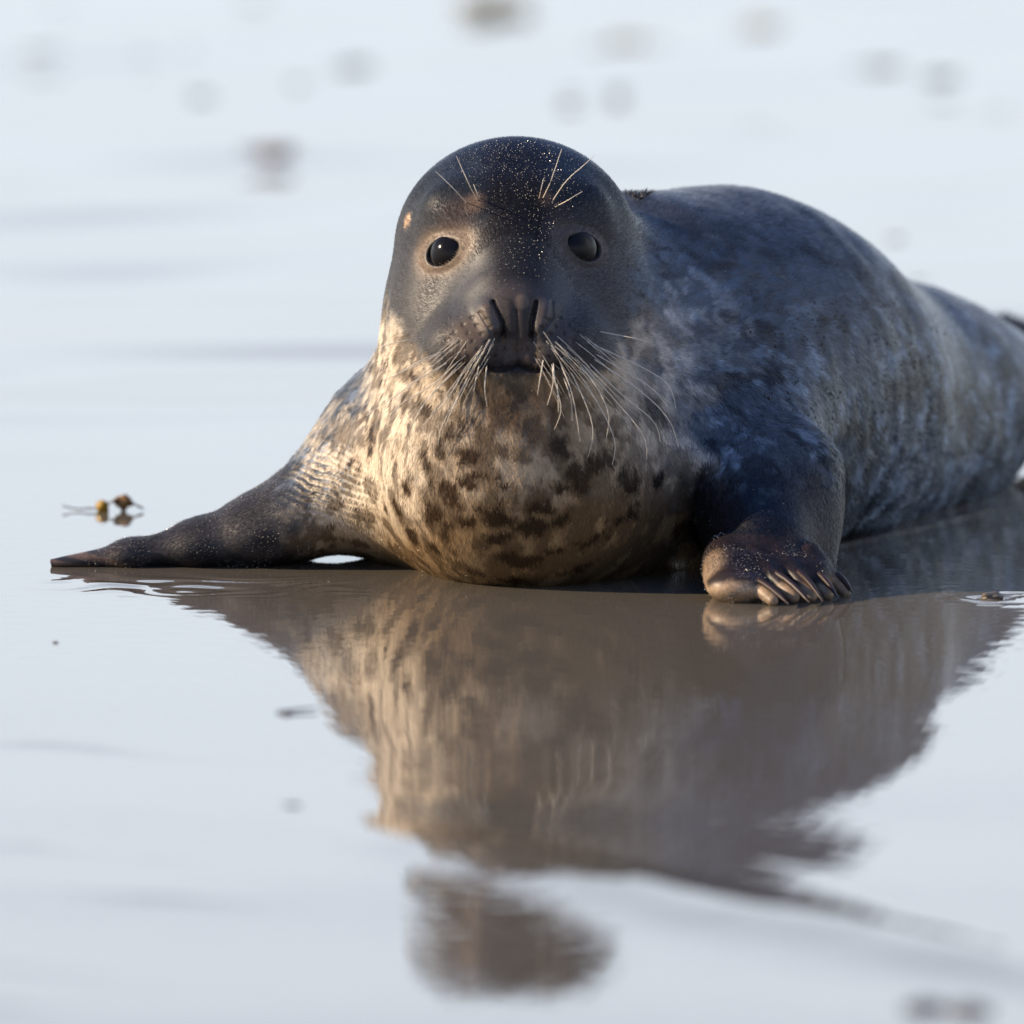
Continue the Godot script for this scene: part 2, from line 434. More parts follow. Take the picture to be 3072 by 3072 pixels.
func coat(p: Vector3, n: Vector3) -> Color:
	var fine := n_fine.get_noise_3dv(p)
	var mid := n_mid.get_noise_3dv(p)
	var big := n_big.get_noise_3dv(p)
	var w := Vector3(n_mid.get_noise_3d(p.y, p.z, p.x), n_mid.get_noise_3d(p.z, p.x, p.y), mid)
	var q := p + w * 0.012
	var rel := Vector2(p.x, p.z) - AX0
	var t := rel.dot(AXD)
	# trunk: grey fur, blue of the sky reflection tinted in; paler blotches low on the flank, dark spots over it
	var stretched := Vector3(q.x + q.z * 0.5, q.y * 0.75, q.z * 0.8)
	var blot := n_spot.get_noise_3dv(stretched * 0.8) + 0.35 * n_big.get_noise_3dv(stretched * 1.6)
	var tone := 0.076 + 0.032 * big + 0.020 * mid
	tone = lerpf(tone, 0.009, smoothstep(-0.05, 0.28, blot) * 0.9)
	tone = lerpf(tone, 0.28, smoothstep(0.14, 0.40, n_spot.get_noise_3dv(stretched * 1.35 + Vector3(3.1, 1.7, 0.4))) * smoothstep(0.34, 0.12, p.y) * 0.85)
	var c := Color(tone * 0.80, tone * 1.02, tone * 1.32)
	# back: brownish grey over the spine
	var spine := smoothstep(0.55, 0.95, n.y)
	c = c.lerp(Color(0.080, 0.076, 0.076), spine * 0.5)
	# chest and throat: cream, stained below, spotted brown
	var pale := smoothstep(0.255, 0.165, p.x + w.x * 0.07) * smoothstep(0.290, 0.225, p.y + w.y * 0.02 + 0.10 * absf(p.x) - 0.60 * maxf(0.0, absf(p.x) - 0.10)) * smoothstep(-0.33, -0.17, p.z + 0.1 * n.z)
	pale *= smoothstep(-0.75, -0.1, n.z + 0.45 * n.x + 0.2 * w.z + 0.1)
	pale *= 1.0 - smoothstep(0.25, 0.75, n.y + 0.2 * mid)
	pale *= smoothstep(-0.245, -0.205, p.x + 0.35 * maxf(0.0, p.y - 0.10) + w.x * 0.02)
	if pale > 0.001:
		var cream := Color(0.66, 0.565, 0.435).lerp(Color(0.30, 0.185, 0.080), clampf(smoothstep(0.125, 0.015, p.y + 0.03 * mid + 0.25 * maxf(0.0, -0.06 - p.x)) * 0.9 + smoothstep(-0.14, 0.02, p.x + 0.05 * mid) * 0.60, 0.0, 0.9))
		cream = cream.lerp(Color(0.13, 0.078, 0.038), smoothstep(0.120, 0.195, p.y + 0.02 * mid) * smoothstep(0.085, 0.025, absf(p.x - 0.008 + 0.2 * (p.y - 0.2))) * 0.85)
		cream = cream * (1.0 + 0.25 * fine)
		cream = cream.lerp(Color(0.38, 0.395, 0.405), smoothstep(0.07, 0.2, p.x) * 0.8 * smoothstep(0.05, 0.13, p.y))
		var s := smoothstep(-0.02, 0.24, n_spot.get_noise_3d(q.x * 1.15 + 0.3, q.y * 0.95, q.z) + 0.06 + 0.10 * smoothstep(0.13, 0.03, p.y) + 0.16 * smoothstep(0.0, 0.12, p.x) * smoothstep(0.22, 0.12, p.y) - 0.10 * smoothstep(-0.05, -0.16, p.x)) * 0.75
		var hit := 0.0
		var halo := 0.0
		for i in spots.size():
			var e := q - spots[i]
			if e.length_squared() < 0.0036:
				var u := e.dot(spot_u[i])
				var across := sqrt(maxf(0.0, e.length_squared() - u * u))
				var far := Vector2(u / spot_r[i].x, across / spot_r[i].y).length() + 0.30 * fine + 0.35 * mid
				hit = maxf(hit, smoothstep(1.15, 0.62, far))
				halo = maxf(halo, smoothstep(1.9, 0.9, far))
		s = maxf(s * 0.8, hit)
		# streaks down the left of the neck
		if p.x < -0.03 and p.y > 0.12:
			s = maxf(s, smoothstep(0.08, 0.4, n_spot.get_noise_3d(q.x * 2.6 + q.y * 0.9, q.y * 0.55 + 4.0, q.z * 1.5)) * 0.8 * smoothstep(0.12, 0.16, p.y))
		cream = cream.lerp(Color(0.19, 0.112, 0.050), maxf(halo, s) * 0.55 * smoothstep(0.20, 0.05, p.x))
		cream = cream.lerp(Color(0.046, 0.027, 0.014).lerp(Color(0.018, 0.020, 0.025), smoothstep(0.06, 0.2, p.x)), s)
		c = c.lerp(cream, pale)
	# pale mottled patch on the right of the neck
	if p.x > 0.06 and p.z > -0.22:
		var patch := near(q, Vector3(0.150, 0.225, -0.06), 0.105) * smoothstep(-0.02, 0.22, n_spot.get_noise_3d(q.x * 1.5 + 2.0, q.y * 1.1 - q.x * 0.5, q.z * 1.3))
		c = c.lerp(Color(0.36, 0.375, 0.385) * (1.0 + 0.3 * fine), patch * 0.55)
	# flippers
	var al := smoothstep(-0.195, -0.255, p.x + 0.35 * (p.y - 0.06) + w.x * 0.02)
	if al > 0.0 and p.z > -0.4:
		c = c.lerp(Color(0.044, 0.041, 0.043) * (1.0 + 0.4 * mid), al)
		c = c.lerp(Color(0.20, 0.135, 0.105) * (1.0 + 0.5 * fine), smoothstep(-0.36, -0.44, p.x + 3.0 * (p.y - 0.010) + 0.05 * mid) * smoothstep(0.25, -0.15, sin(p.y * 520.0 + p.x * 90.0) * 0.5 - 0.1) * 0.8)
	if p.x > 0.13 and p.z > -0.05:
		var ar := smoothstep(0.135, 0.085, p.y + 0.5 * maxf(0.0, -p.z) + w.y * 0.02) * smoothstep(-0.06, 0.03, p.z + (p.x - 0.18) * 0.6) * smoothstep(0.155, 0.185, p.x)
		c = c.lerp(Color(0.009, 0.010, 0.014) * (1.0 + 0.3 * mid), ar)
		if p.z > 0.13 and p.y < 0.06:
			c = c.lerp(Color(0.026, 0.018, 0.016), smoothstep(0.15, 0.18, p.z))
			c = c.lerp(Color(0.44, 0.31, 0.20) * (1.0 + 0.4 * fine + 0.3 * mid), smoothstep(0.022, 0.012, p.y - 0.25 * maxf(0.0, p.z - 0.235) + 0.006 * mid) * smoothstep(0.17, 0.21, p.z) * 0.9)
			c = c.lerp(Color(0.30, 0.21, 0.135), near(p, Vector3(0.196, 0.030, 0.205), 0.026) * 0.7)
	c = c.lerp(Color(0.014, 0.015, 0.018), smoothstep(-1.05, -1.2, p.z))
	# head
	var hd := smoothstep(0.204, 0.230, p.y - 0.95 * maxf(0.0, absf(p.x - 0.004) - 0.074) + 0.10 * maxf(0.0, p.z - 0.03) - 0.008 + w.z * 0.016) * smoothstep(-0.22, -0.10, p.z) if p.z > -0.25 else 0.0
	hd *= (1.0 - smoothstep(0.118, 0.15, absf(p.x - 0.004))) * (1.0 - smoothstep(0.106, 0.128, p.x + 0.012 * w.x) * smoothstep(0.345, 0.295, p.y))
	if hd > 0.0:
		var h := Color(0.050, 0.051, 0.057) * (1.0 + 0.25 * fine + 0.2 * mid)
		h = h.lerp(Color(0.020, 0.024, 0.031), smoothstep(0.345, 0.385, p.y + 0.01 * mid))  # dark crown, the blue-grey of its sky sheen painted in
		var stripe := smoothstep(0.042, 0.018, absf(p.x - 0.006) + 0.006 * mid) * smoothstep(0.285, 0.315, p.y)
		h = h.lerp(Color(0.013, 0.011, 0.011), stripe * 0.85)
		# paler cheeks
		h = h.lerp(Color(0.070, 0.067, 0.066), smoothstep(0.325, 0.27, p.y) * smoothstep(0.05, 0.085, absf(p.x - 0.004)) * 0.7)
		for i in 2:
			var e := p - (eyes[i] if has_eyes else Vector3.ZERO)
			var ring := bump(absf(lid(p, i) - 0.0225), 0.010) * (0.60 if i == 0 else 0.08)
			h = h.lerp(Color(0.30, 0.215, 0.145) * (1.0 + 0.3 * fine), ring)
			h = h.lerp(Color(0.27, 0.20, 0.14), near(e, Vector3(0.022 if i == 0 else -0.022, 0.008, 0.01), 0.022) * (0.55 if i == 0 else 0.1))
		h = h.lerp(Color(0.22, 0.145, 0.10), maxf(near(p, Vector3(-0.034, 0.372, 0.062), 0.017), 0.8 * near(p, Vector3(0.032, 0.374, 0.062), 0.015)) * 0.95)
		h = h.lerp(Color(0.07, 0.045, 0.038), maxf(near(p, Vector3(-0.048, 0.360, 0.055), 0.030), 0.8 * near(p, Vector3(0.040, 0.360, 0.062), 0.026)) * 0.6)
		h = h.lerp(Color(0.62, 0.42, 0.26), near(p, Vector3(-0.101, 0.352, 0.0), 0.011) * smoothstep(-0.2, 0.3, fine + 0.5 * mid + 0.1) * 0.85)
		h = h.lerp(Color(0.25, 0.22, 0.20), near(p, Vector3(0.100, 0.358, 0.0), 0.008) * 0.7)
		# nose, pads, lips
		if p.z > 0.05:
			h = h.lerp(Color(0.066, 0.053, 0.049), near(p, Vector3(0.004, 0.276, 0.150), 0.044) * 0.8)
			h = h.lerp(Color(0.105, 0.074, 0.054), near(p, Vector3(-0.040, 0.246, 0.138), 0.034) * 0.8)
			h = h.lerp(Color(0.062, 0.048, 0.042), near(p, Vector3(0.044, 0.242, 0.138), 0.032) * 0.8)
			h = h.lerp(Color(0.046, 0.034, 0.027), smoothstep(0.242, 0.226, p.y + 0.004 * mid) * smoothstep(0.080, 0.060, absf(p.x - 0.004)) * smoothstep(0.07, 0.10, p.z) * 0.85)
			h = h.lerp(Color(0.026, 0.022, 0.021), smoothstep(0.019, 0.012, absf(p.x - 0.006)) * smoothstep(0.296, 0.286, p.y) * smoothstep(0.10, 0.125, p.z) * 0.7)
			h = h.lerp(Color(0.040, 0.030, 0.025), near(p, Vector3(0.003, 0.238, 0.136), 0.020) * 0.6)
			h = h.lerp(Color(0.016, 0.012, 0.011), maxf(bump(seg2(p.x, p.y, Vector2(-0.0120, 0.250), Vector2(-0.0150, 0.230)), 0.0060), 0.4 * bump(seg2(p.x, p.y, Vector2(0.0205, 0.246), Vector2(0.0230, 0.230)), 0.0050)) * 0.7)  # shade in the grooves under the nostrils, painted dark
			h = h.lerp(Color(0.17, 0.125, 0.092), maxf(near(p, Vector3(0.010, 0.288, 0.150), 0.010), 0.8 * near(p, Vector3(-0.026, 0.272, 0.148), 0.017)) * 0.6)  # highlight strip painted right of the nose middle, tan on the left flange
			h = h.lerp(Color(0.095, 0.070, 0.056) * (1.0 + 0.4 * fine), smoothstep(0.030, 0.018, absf(p.x - 0.008)) * smoothstep(0.2262, 0.2300, p.y) * smoothstep(0.256, 0.246, p.y) * 0.7)
			h = h.lerp(Color(0.35, 0.17, 0.07), near(p, Vector3(-0.0055, 0.249, 0.146), 0.006) * 0.7)
			var a := Vector2(absf(p.x - 0.004) - 0.040, p.y - 0.245)
			if a.length() < 0.03:
				h = h.lerp(Color(0.02, 0.015, 0.012), smoothstep(0.35, 0.8, sin((a.x * 150.0 + a.y * 40.0) * PI) * sin(a.y * 135.0 * PI)) * 0.55)
			h = h.lerp(Color(0.20, 0.14, 0.075), smoothstep(0.222, 0.212, p.y) * 0.7)
			h = h.lerp(Color(0.02, 0.016, 0.015), bump(maxf(0.0, absf(p.y - 0.2225) - 0.001), 0.004) * smoothstep(0.045, 0.02, absf(p.x - 0.005)) * smoothstep(0.08, 0.10, p.z) * 0.6)
		c = c.lerp(h, hd)
		if has_eyes:
			for i in 2:
				c = c.lerp(Color(0.010, 0.009, 0.009), smoothstep(0.0200, 0.0172, lid(p, i)))
	# wet fur plus contact shade, painted into the colour at the waterline
	var soak_shade := lerpf(1.0, 0.55, smoothstep(0.022, 0.004, p.y + 0.006 * mid))
	return clean(Color(c.r * soak_shade, c.g * soak_shade, c.b * soak_shade))


func clean(c: Color) -> Color:
	c.r = clampf(c.r, 0.004, 0.8)
	c.g = clampf(c.g, 0.004, 0.8)
	c.b = clampf(c.b, 0.004, 0.8)
	return c


func lie(p: Vector3, n: Vector3) -> Vector3:
	var d := Vector3(AXD.x, -0.55, AXD.y)
	if p.z > -0.45:
		var down := Vector3(0.25 * p.x, -1.0, -0.25)
		d = d.lerp(down, smoothstep(-0.35, -0.12, p.z))
		if p.y > 0.12:
			var out := (p - Vector3(0.004, 0.275, 0.21)).normalized()
			d = d.lerp(out, smoothstep(0.15, 0.26, p.y) * smoothstep(-0.30, -0.12, p.z))
		d = d.lerp(Vector3(-1.0, -0.3, 0.1), smoothstep(-0.18, -0.26, p.x))
		if p.x > 0.14:
			d = d.lerp(Vector3(0.25, -0.8, 0.5), smoothstep(-0.05, 0.05, p.z) * smoothstep(0.15, 0.10, p.y))
	d -= n * d.dot(n)
	return d.normalized() if d.length() > 0.001 else Vector3.DOWN.slide(n).normalized()


func rnd(s: PackedInt64Array) -> float:
	# xorshift kept in an array of one, so that each task has its own
	var x := s[0]
	x ^= (x << 13) & 0xFFFFFFFF
	x ^= x >> 17
	x ^= (x << 5) & 0xFFFFFFFF
	s[0] = x
	return float(x & 0xFFFFFF) / 16777216.0


const TASKS := 96
var fur_amount := 1.0
var draft := false


func skin_quads(task: int) -> void:
	var v := PackedVector3Array()
	var nn := PackedVector3Array()
	var cc := PackedColorArray()
	var ix := PackedInt32Array()
	var hv := PackedVector3Array()
	var hn := PackedVector3Array()
	var hc := PackedColorArray()
	var gv := PackedVector3Array()
	var mv := PackedVector3Array()
	var bv := PackedVector3Array()
	var bn := PackedVector3Array()
	var bc := PackedColorArray()
	var rng := PackedInt64Array([(task * 7919 + 12345) & 0xFFFFFFFF])
	var count := quads.size() / 4
	for qi in range(task, count, TASKS):
		var ia := quads[qi * 4]
		var ib := quads[qi * 4 + 1]
		var ic := quads[qi * 4 + 2]
		var id := quads[qi * 4 + 3]
		var mid := (net[ia] + net[ic]) * 0.5
		var level := 2
		var exact := false
		if mid.z > 0.0 and mid.y > 0.19:
			level = 3
			exact = true
			if mid.z > 0.035 and absf(mid.x) < 0.10 and mid.y < 0.36:
				level = 4
			if mid.z > 0.10 and absf(mid.x) < 0.06 and mid.y < 0.31:
				level = 6
		elif mid.z > 0.12 and mid.x > 0.15:
			level = 4
			exact = true
		elif mid.x < -0.12 and mid.x > -0.26 and mid.z > -0.2 and mid.y < 0.16:
			level = 4
			exact = true
		elif mid.z > -0.12:
			level = 3
		if draft:
			level = (level + 1) / 2
		var first := v.size()
		var m := level + 1
		for b in m:
			for a in m:
				var s := float(a) / level
				var t := float(b) / level
				var p := net[ia].lerp(net[ib], s).lerp(net[id].lerp(net[ic], s), t)
				var n := net_n[ia].lerp(net_n[ib], s).lerp(net_n[id].lerp(net_n[ic], s), t).normalized()
				if exact:
					p = settle(p, n)
					n = gradient(p, 0.0008)
				v.append(p)
				nn.append(n)
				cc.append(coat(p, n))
		for b in level:
			for a in level:
				var o := first + a + b * m
				ix.append_array(PackedInt32Array([o, o + 1, o + m + 1, o, o + m + 1, o + m]))
		if mid.y < 0.001:
			continue
		var area := (net[ib] - net[ia]).cross(net[id] - net[ia]).length() * 0.5 + (net[ib] - net[ic]).cross(net[id] - net[ic]).length() * 0.5
		# grains of sand and beads of water caught in the coat
		var grit := 0.0
		if mid.z > -0.02 and mid.y > 0.28:
			grit = 85000.0 * smoothstep(-0.6, 0.4, n_mid.get_noise_3dv(mid * 1.5)) * smoothstep(0.085, 0.03, absf(mid.x - 0.006) + 0.25 * maxf(0.0, 0.33 - mid.y)) * smoothstep(0.29, 0.33, mid.y)
		elif mid.x < -0.19 and mid.y < 0.10:
			grit = 60000.0 * smoothstep(-0.05, 0.35, n_big.get_noise_3dv(mid * 3.0) + 0.2)
		elif mid.x > 0.17 and mid.z > 0.10 and mid.y < 0.06:
			grit = 70000.0 * smoothstep(-0.1, 0.3, n_big.get_noise_3dv(mid * 4.0))
		elif mid.z > -0.1:
			grit = 1500.0
		grit *= area
		for h in int(grit) + (1 if rnd(rng) < grit - floorf(grit) else 0):
			var o := first + int(rnd(rng) * level) + int(rnd(rng) * level) * m
			var p := v[o].lerp(v[o + m + 1], rnd(rng)) + nn[o] * (0.0008 + 0.0008 * rnd(rng))
			if p.z > -0.03 and p.y > 0.28 and minf(lid(p, 0), lid(p, 1)) < 0.024:
				continue
			var r := 0.00035 + 0.00045 * rnd(rng) * rnd(rng)
			var a := nn[o].cross(Vector3(rnd(rng) - 0.5, rnd(rng) - 0.5, rnd(rng) - 0.5)).normalized() * r
			var b := nn[o].cross(a)
			var top := p + nn[o] * r
			var c0 := p + a
			var c1 := p - a * 0.5 + b * 0.87
			var c2 := p - a * 0.5 - b * 0.87
			gv.append_array(PackedVector3Array([top, c0, c1, top, c1, c2, top, c2, c0]))
		# dark beads of wet mud on the flank
		if mid.x > 0.22 and mid.z > -0.5 and mid.z < 0.02 and net_n[ia].x > 0.3:
			var mud := 6500.0 * area * smoothstep(-0.2, 0.25, n_big.get_noise_3dv(mid * 2.0)) * smoothstep(0.31, 0.22, mid.y)
			if rnd(rng) < mud:
				var o := first + (level / 2) * (m + 1)
				var up := nn[o]
				var a := up.cross(Vector3(0.3, 0.8, 0.5)).normalized()
				var b := up.cross(a)
				var r := 0.0010 + 0.0016 * rnd(rng) * rnd(rng)
				for k in 7:
					var e0 := (a * cos(TAU * k / 7.0) + b * sin(TAU * k / 7.0)) * r
					var e1 := (a * cos(TAU * (k + 1) / 7.0) + b * sin(TAU * (k + 1) / 7.0)) * r
					var u0 := e0 * 0.7 + up * r * 0.8
					var u1 := e1 * 0.7 + up * r * 0.8
					mv.append_array(PackedVector3Array([v[o] + e0, v[o] + e1, v[o] + u1, v[o] + e0, v[o] + u1, v[o] + u0, v[o] + u0, v[o] + u1, v[o] + up * r * 1.15]))
		# hairs rooted in this patch
		var density := 520000.0
		var size := 0.0095
		var wide := 0.00042
		if mid.z < -0.55:
			density = 190000.0
			wide = 0.0007
		if mid.z > -0.15:
			size = lerpf(0.0052, 0.0080, smoothstep(0.10, 0.22, mid.x))
		var face := smoothstep(0.17, 0.25, mid.y) * smoothstep(-0.16, 0.02, mid.z)
		size = lerpf(size, 0.0046, face)
		density = lerpf(density, 1100000.0, face)
		wide = lerpf(wide, 0.00032, face)
		if mid.z > 0.10 and mid.y > 0.235 and absf(mid.x) < 0.06:
			density *= 0.55
			size *= 0.55
		if mid.x > 0.15:
			size = lerpf(size, 0.0042, smoothstep(-0.02, 0.13, mid.z) * smoothstep(0.17, 0.10, mid.y))
			if mid.z > 0.18 and mid.y < 0.03:
				density = 0.0
		if mid.x < -0.2:
			size = lerpf(size, 0.0055, smoothstep(-0.2, -0.3, mid.x))
			density *= smoothstep(-0.425, -0.38, mid.x)
		if net_n[ia].z < -0.35 and mid.z > -0.5:
			density *= 0.3
		var sleek := maxf(maxf(smoothstep(0.08, 0.20, mid.x), smoothstep(-0.10, -0.22, mid.z)), 0.9 * smoothstep(0.385, 0.412, mid.y))
		var want := density * area * fur_amount
		var hairs := int(want) + (1 if rnd(rng) < want - floorf(want) else 0)
		for h in hairs:
			var s := rnd(rng) * level
			var t := rnd(rng) * level
			var a := mini(int(s), level - 1)
			var b := mini(int(t), level - 1)
			s -= a
			t -= b
			var o := first + a + b * m
			var p := v[o].lerp(v[o + 1], s).lerp(v[o + m].lerp(v[o + m + 1], s), t)
			if p.z > -0.03 and p.y > 0.28 and minf(lid(p, 0), lid(p, 1)) < 0.0190:
				continue
			var n := nn[o]
			var c := cc[o].lerp(cc[o + m + 1], s)
			var d := lie(p, n)
			var side := n.cross(d)
			var lock := n_mid.get_noise_3dv((p - d * p.dot(d) * 0.84) * 3.6)
			d = (d + side * ((rnd(rng) - 0.5) * 0.40 + lock * 0.9)).normalized()
			var long := size * (0.6 + 0.8 * rnd(rng))
			var lift := 0.10 + 0.16 * rnd(rng)
			var tip := p + d * long + n * long * lift
			var shade := (0.80 + 0.42 * rnd(rng)) * (1.0 + lerpf(0.30, 0.95, sleek) * lock)
			var col := Color(c.r * shade, c.g * shade, c.b * shade)
			var bend := (n + side * ((rnd(rng) - 0.5) * 0.28 + lock * lerpf(0.20, 0.45, sleek)) * (1.0 - 0.45 * face) - d * 0.12).normalized()
			p -= n * 0.0003
			var half := side * wide * (0.7 + 0.6 * rnd(rng))
			var pale_tip := Color(minf(col.r * 1.12, 0.9), minf(col.g * 1.12, 0.9), minf(col.b * 1.12, 0.9))
			if rnd(rng) < sleek:
				bv.append_array(PackedVector3Array([p + half, tip, p - half]))
				bn.append_array(PackedVector3Array([bend, bend, bend]))
				bc.append_array(PackedColorArray([col, pale_tip, col]))
			else:
				hv.append_array(PackedVector3Array([p + half, tip, p - half]))
				hn.append_array(PackedVector3Array([bend, bend, bend]))
				hc.append_array(PackedColorArray([col, pale_tip, col]))
	slots[task] = [v, nn, cc, ix, hv, hn, hc, gv, mv, bv, bn, bc]


func mesh_of(v: PackedVector3Array, n: PackedVector3Array, c: PackedColorArray, ix := PackedInt32Array()) -> ArrayMesh:
	var a := []
	a.resize(Mesh.ARRAY_MAX)
	a[Mesh.ARRAY_VERTEX] = v
	a[Mesh.ARRAY_NORMAL] = n
	if c.size():
		a[Mesh.ARRAY_COLOR] = c
	if ix.size():
		a[Mesh.ARRAY_INDEX] = ix
	var m := ArrayMesh.new()
	m.add_surface_from_arrays(Mesh.PRIMITIVE_TRIANGLES, a)
	return m


func build_net() -> void:
	run(find_blocks, NZ / SUB)
	blocks = PackedInt32Array()
	for s: PackedInt32Array in slots:
		blocks.append_array(s)
	run(net_blocks, 64)
	var found := {}
	var keys := PackedInt32Array()
	var signs := PackedByteArray()
	net = PackedVector3Array()
	for s: Array in slots:
		keys.append_array(s[0])
		net.append_array(s[1])
		signs.append_array(s[2])
	for i in keys.size():
		found[keys[i]] = i
	quads = PackedInt32Array()
	var step := [1, NX, NX * NY]
	for i in keys.size():
		for axis in 3:
			if signs[i] & (2 << axis):
				var b: int = step[(axis + 1) % 3]
				var c: int = step[(axis + 2) % 3]
				var q := [i, found.get(keys[i] - b, -1), found.get(keys[i] - b - c, -1), found.get(keys[i] - c, -1)]
				if q.has(-1):
					continue
				if signs[i] & 1:
					q.reverse()
				for k in q:
					quads.append(k)
	run(net_normals, 64)
	net_n = PackedVector3Array()
	for s: PackedVector3Array in slots:
		net_n.append_array(s)


# ---------------------------------------------------------------- naming
func tag(o: Node3D, label := "", category := "", group := "", kind := "") -> Node3D:
	if label:
		o.set_meta("label", label)
	if category:
		o.set_meta("category", category)
	if group:
		o.set_meta("group", group)
	if kind:
		o.set_meta("kind", kind)
	return o


func numbered(called: String, parent: Node) -> String:
	if not parent.has_node(called):
		return called
	var k := 1
	while parent.has_node("%s_%03d" % [called, k]):
		k += 1
	return "%s_%03d" % [called, k]


func put(called: String, mesh: Mesh, material: Material, parent: Node = self) -> MeshInstance3D:
	var o := MeshInstance3D.new()
	o.name = numbered(called, parent)
	o.mesh = mesh
	o.material_override = material
	parent.add_child(o, true)
	return o


func root_of(called: String, at: Vector3) -> Node3D:
	var o := Node3D.new()
	o.name = numbered(called, self)
	add_child(o, true)
	o.position = at
	return o


func plain(color: Color, roughness: float, specular := 0.5) -> StandardMaterial3D:
	var m := StandardMaterial3D.new()
	m.albedo_color = color.linear_to_srgb()
	m.roughness = roughness
	m.metallic_specular = specular
	return m


func facets(v: PackedVector3Array) -> ArrayMesh:
	var n := PackedVector3Array()
	n.resize(v.size())
	var order := PackedInt32Array()
	for i in range(0, v.size(), 3):
		var flat := (v[i + 1] - v[i]).cross(v[i + 2] - v[i]).normalized()
		for k in 3:
			n[i + k] = flat
		order.append_array(PackedInt32Array([i, i + 2, i + 1]))
	return mesh_of(v, n, PackedColorArray(), order)


# a tapering tube through points, its radius given along it
func tube(points: Array, radii: Array, sides := 6) -> ArrayMesh:
	var v := PackedVector3Array()
	var n := PackedVector3Array()
	var ix := PackedInt32Array()
	var up := Vector3(0.31, 0.87, 0.37).normalized()
	for i in points.size():
		var along: Vector3 = (points[mini(i + 1, points.size() - 1)] - points[maxi(i - 1, 0)]).normalized()
		var a := along.cross(up).normalized()
		var b := along.cross(a)
		for k in sides:
			var d := a * cos(TAU * k / sides) + b * sin(TAU * k / sides)
			v.append(points[i] + d * radii[i])
			n.append(d)
			if i:
				var o := (i - 1) * sides
				var k2 := (k + 1) % sides
				ix.append_array(PackedInt32Array([o + k, o + sides + k, o + k2, o + k2, o + sides + k, o + sides + k2]))
	return mesh_of(v, n, PackedColorArray(), ix)


# ---------------------------------------------------------------- wet sand
func crest(x: float) -> float:
	return 2.00 + 1.15 * x + 0.7 * x * x + 0.07 * n_water.get_noise_2d(x * 2.2, 7.0)


func height(x: float, z: float) -> float:
	var h := 0.0
	# the wavelet that crosses in front of the seal
	if z > 0.6 and z < 4.0:
		var u := z - crest(x)
		var fade := smoothstep(-0.19, -0.03, x) * 0.9 + 0.1
		h += 0.0054 * fade * (1.0 + 0.22 * n_water.get_noise_2d(x * 2.5, z * 2.5)) * exp(-u * u / (0.0205 if u > 0.0 else 0.0080))
		for k in 7:
			if k and absf(x) < 0.12:
				break
			var u2: float = u - [-0.02, -0.34, 0.26, 0.44, 0.66, 0.86, 1.12][k] - 0.30 * x * [0.0, 0.5, 0.2, -0.3, 0.4, -0.2, 0.3][k]
			if absf(u2) < 0.12:
				var here := smoothstep(-0.24, -0.36, x) if k == 0 else smoothstep(0.12, 0.30, absf(x))
				h += 0.0013 * here * clampf(0.35 + 1.1 * n_water.get_noise_2d(x * 2.4 + 9.0 * k, z * 0.4), 0.0, 1.0) * exp(-u2 * u2 / 0.0008)
	# slow swell of the beach
	h += (0.0030 * n_water.get_noise_2d(x * 0.45, z * 0.8) if z > -0.2 else 0.0105 * smoothstep(-0.2, -2.0, z) * n_water.get_noise_2d(x * 0.55 + 0.3 * z, z * 0.8)) * smoothstep(0.4, 2.0, absf(z - 0.1) + 0.3 * absf(x))
	# rings round the pebble
	var r := Vector2(x - 0.475, z - 0.20).length()
	if r < 0.14:
		h += 0.0017 * cos(r * TAU / 0.034 + 4.5 * n_water.get_noise_2d(x * 8.0, z * 8.0)) * exp(-r / 0.036) * clampf(0.65 + 1.2 * n_water.get_noise_2d(x * 7.0 + 5.0, z * 7.0), 0.1, 1.3)
	# water drawn up against the flank
	if x > 0.25 and x < 0.6 and z < -0.1 and z > -0.8:
		var side := minf(seg2(x, z, Vector2(0.330, -0.222), Vector2(0.408, -0.357)), seg2(x, z, Vector2(0.408, -0.357), Vector2(0.50, -0.54)))
		h += 0.0022 * bump(side, 0.011)
	# wash drawn out beside the left flipper
	if x < 0.0 and absf(z - 0.12) < 0.25:
		var g := exp(-pow((z - 0.10 - 0.10 * (x + 0.3)) / 0.06, 2.0)) * smoothstep(-0.50, -0.40, x) * smoothstep(-0.12, -0.25, x)
		h += 0.00085 * g * sin((z + 0.15 * n_water.get_noise_2d(x * 3.0, z * 3.0)) * TAU / 0.055 + x * 9.0)
	return h


func micro(x: float, z: float) -> Vector2:
	var e := 0.004
	var a := n_ripple.get_noise_2d(x, z)
	return Vector2(n_ripple.get_noise_2d(x + e, z) - a, n_ripple.get_noise_2d(x, z + e) - a) / e


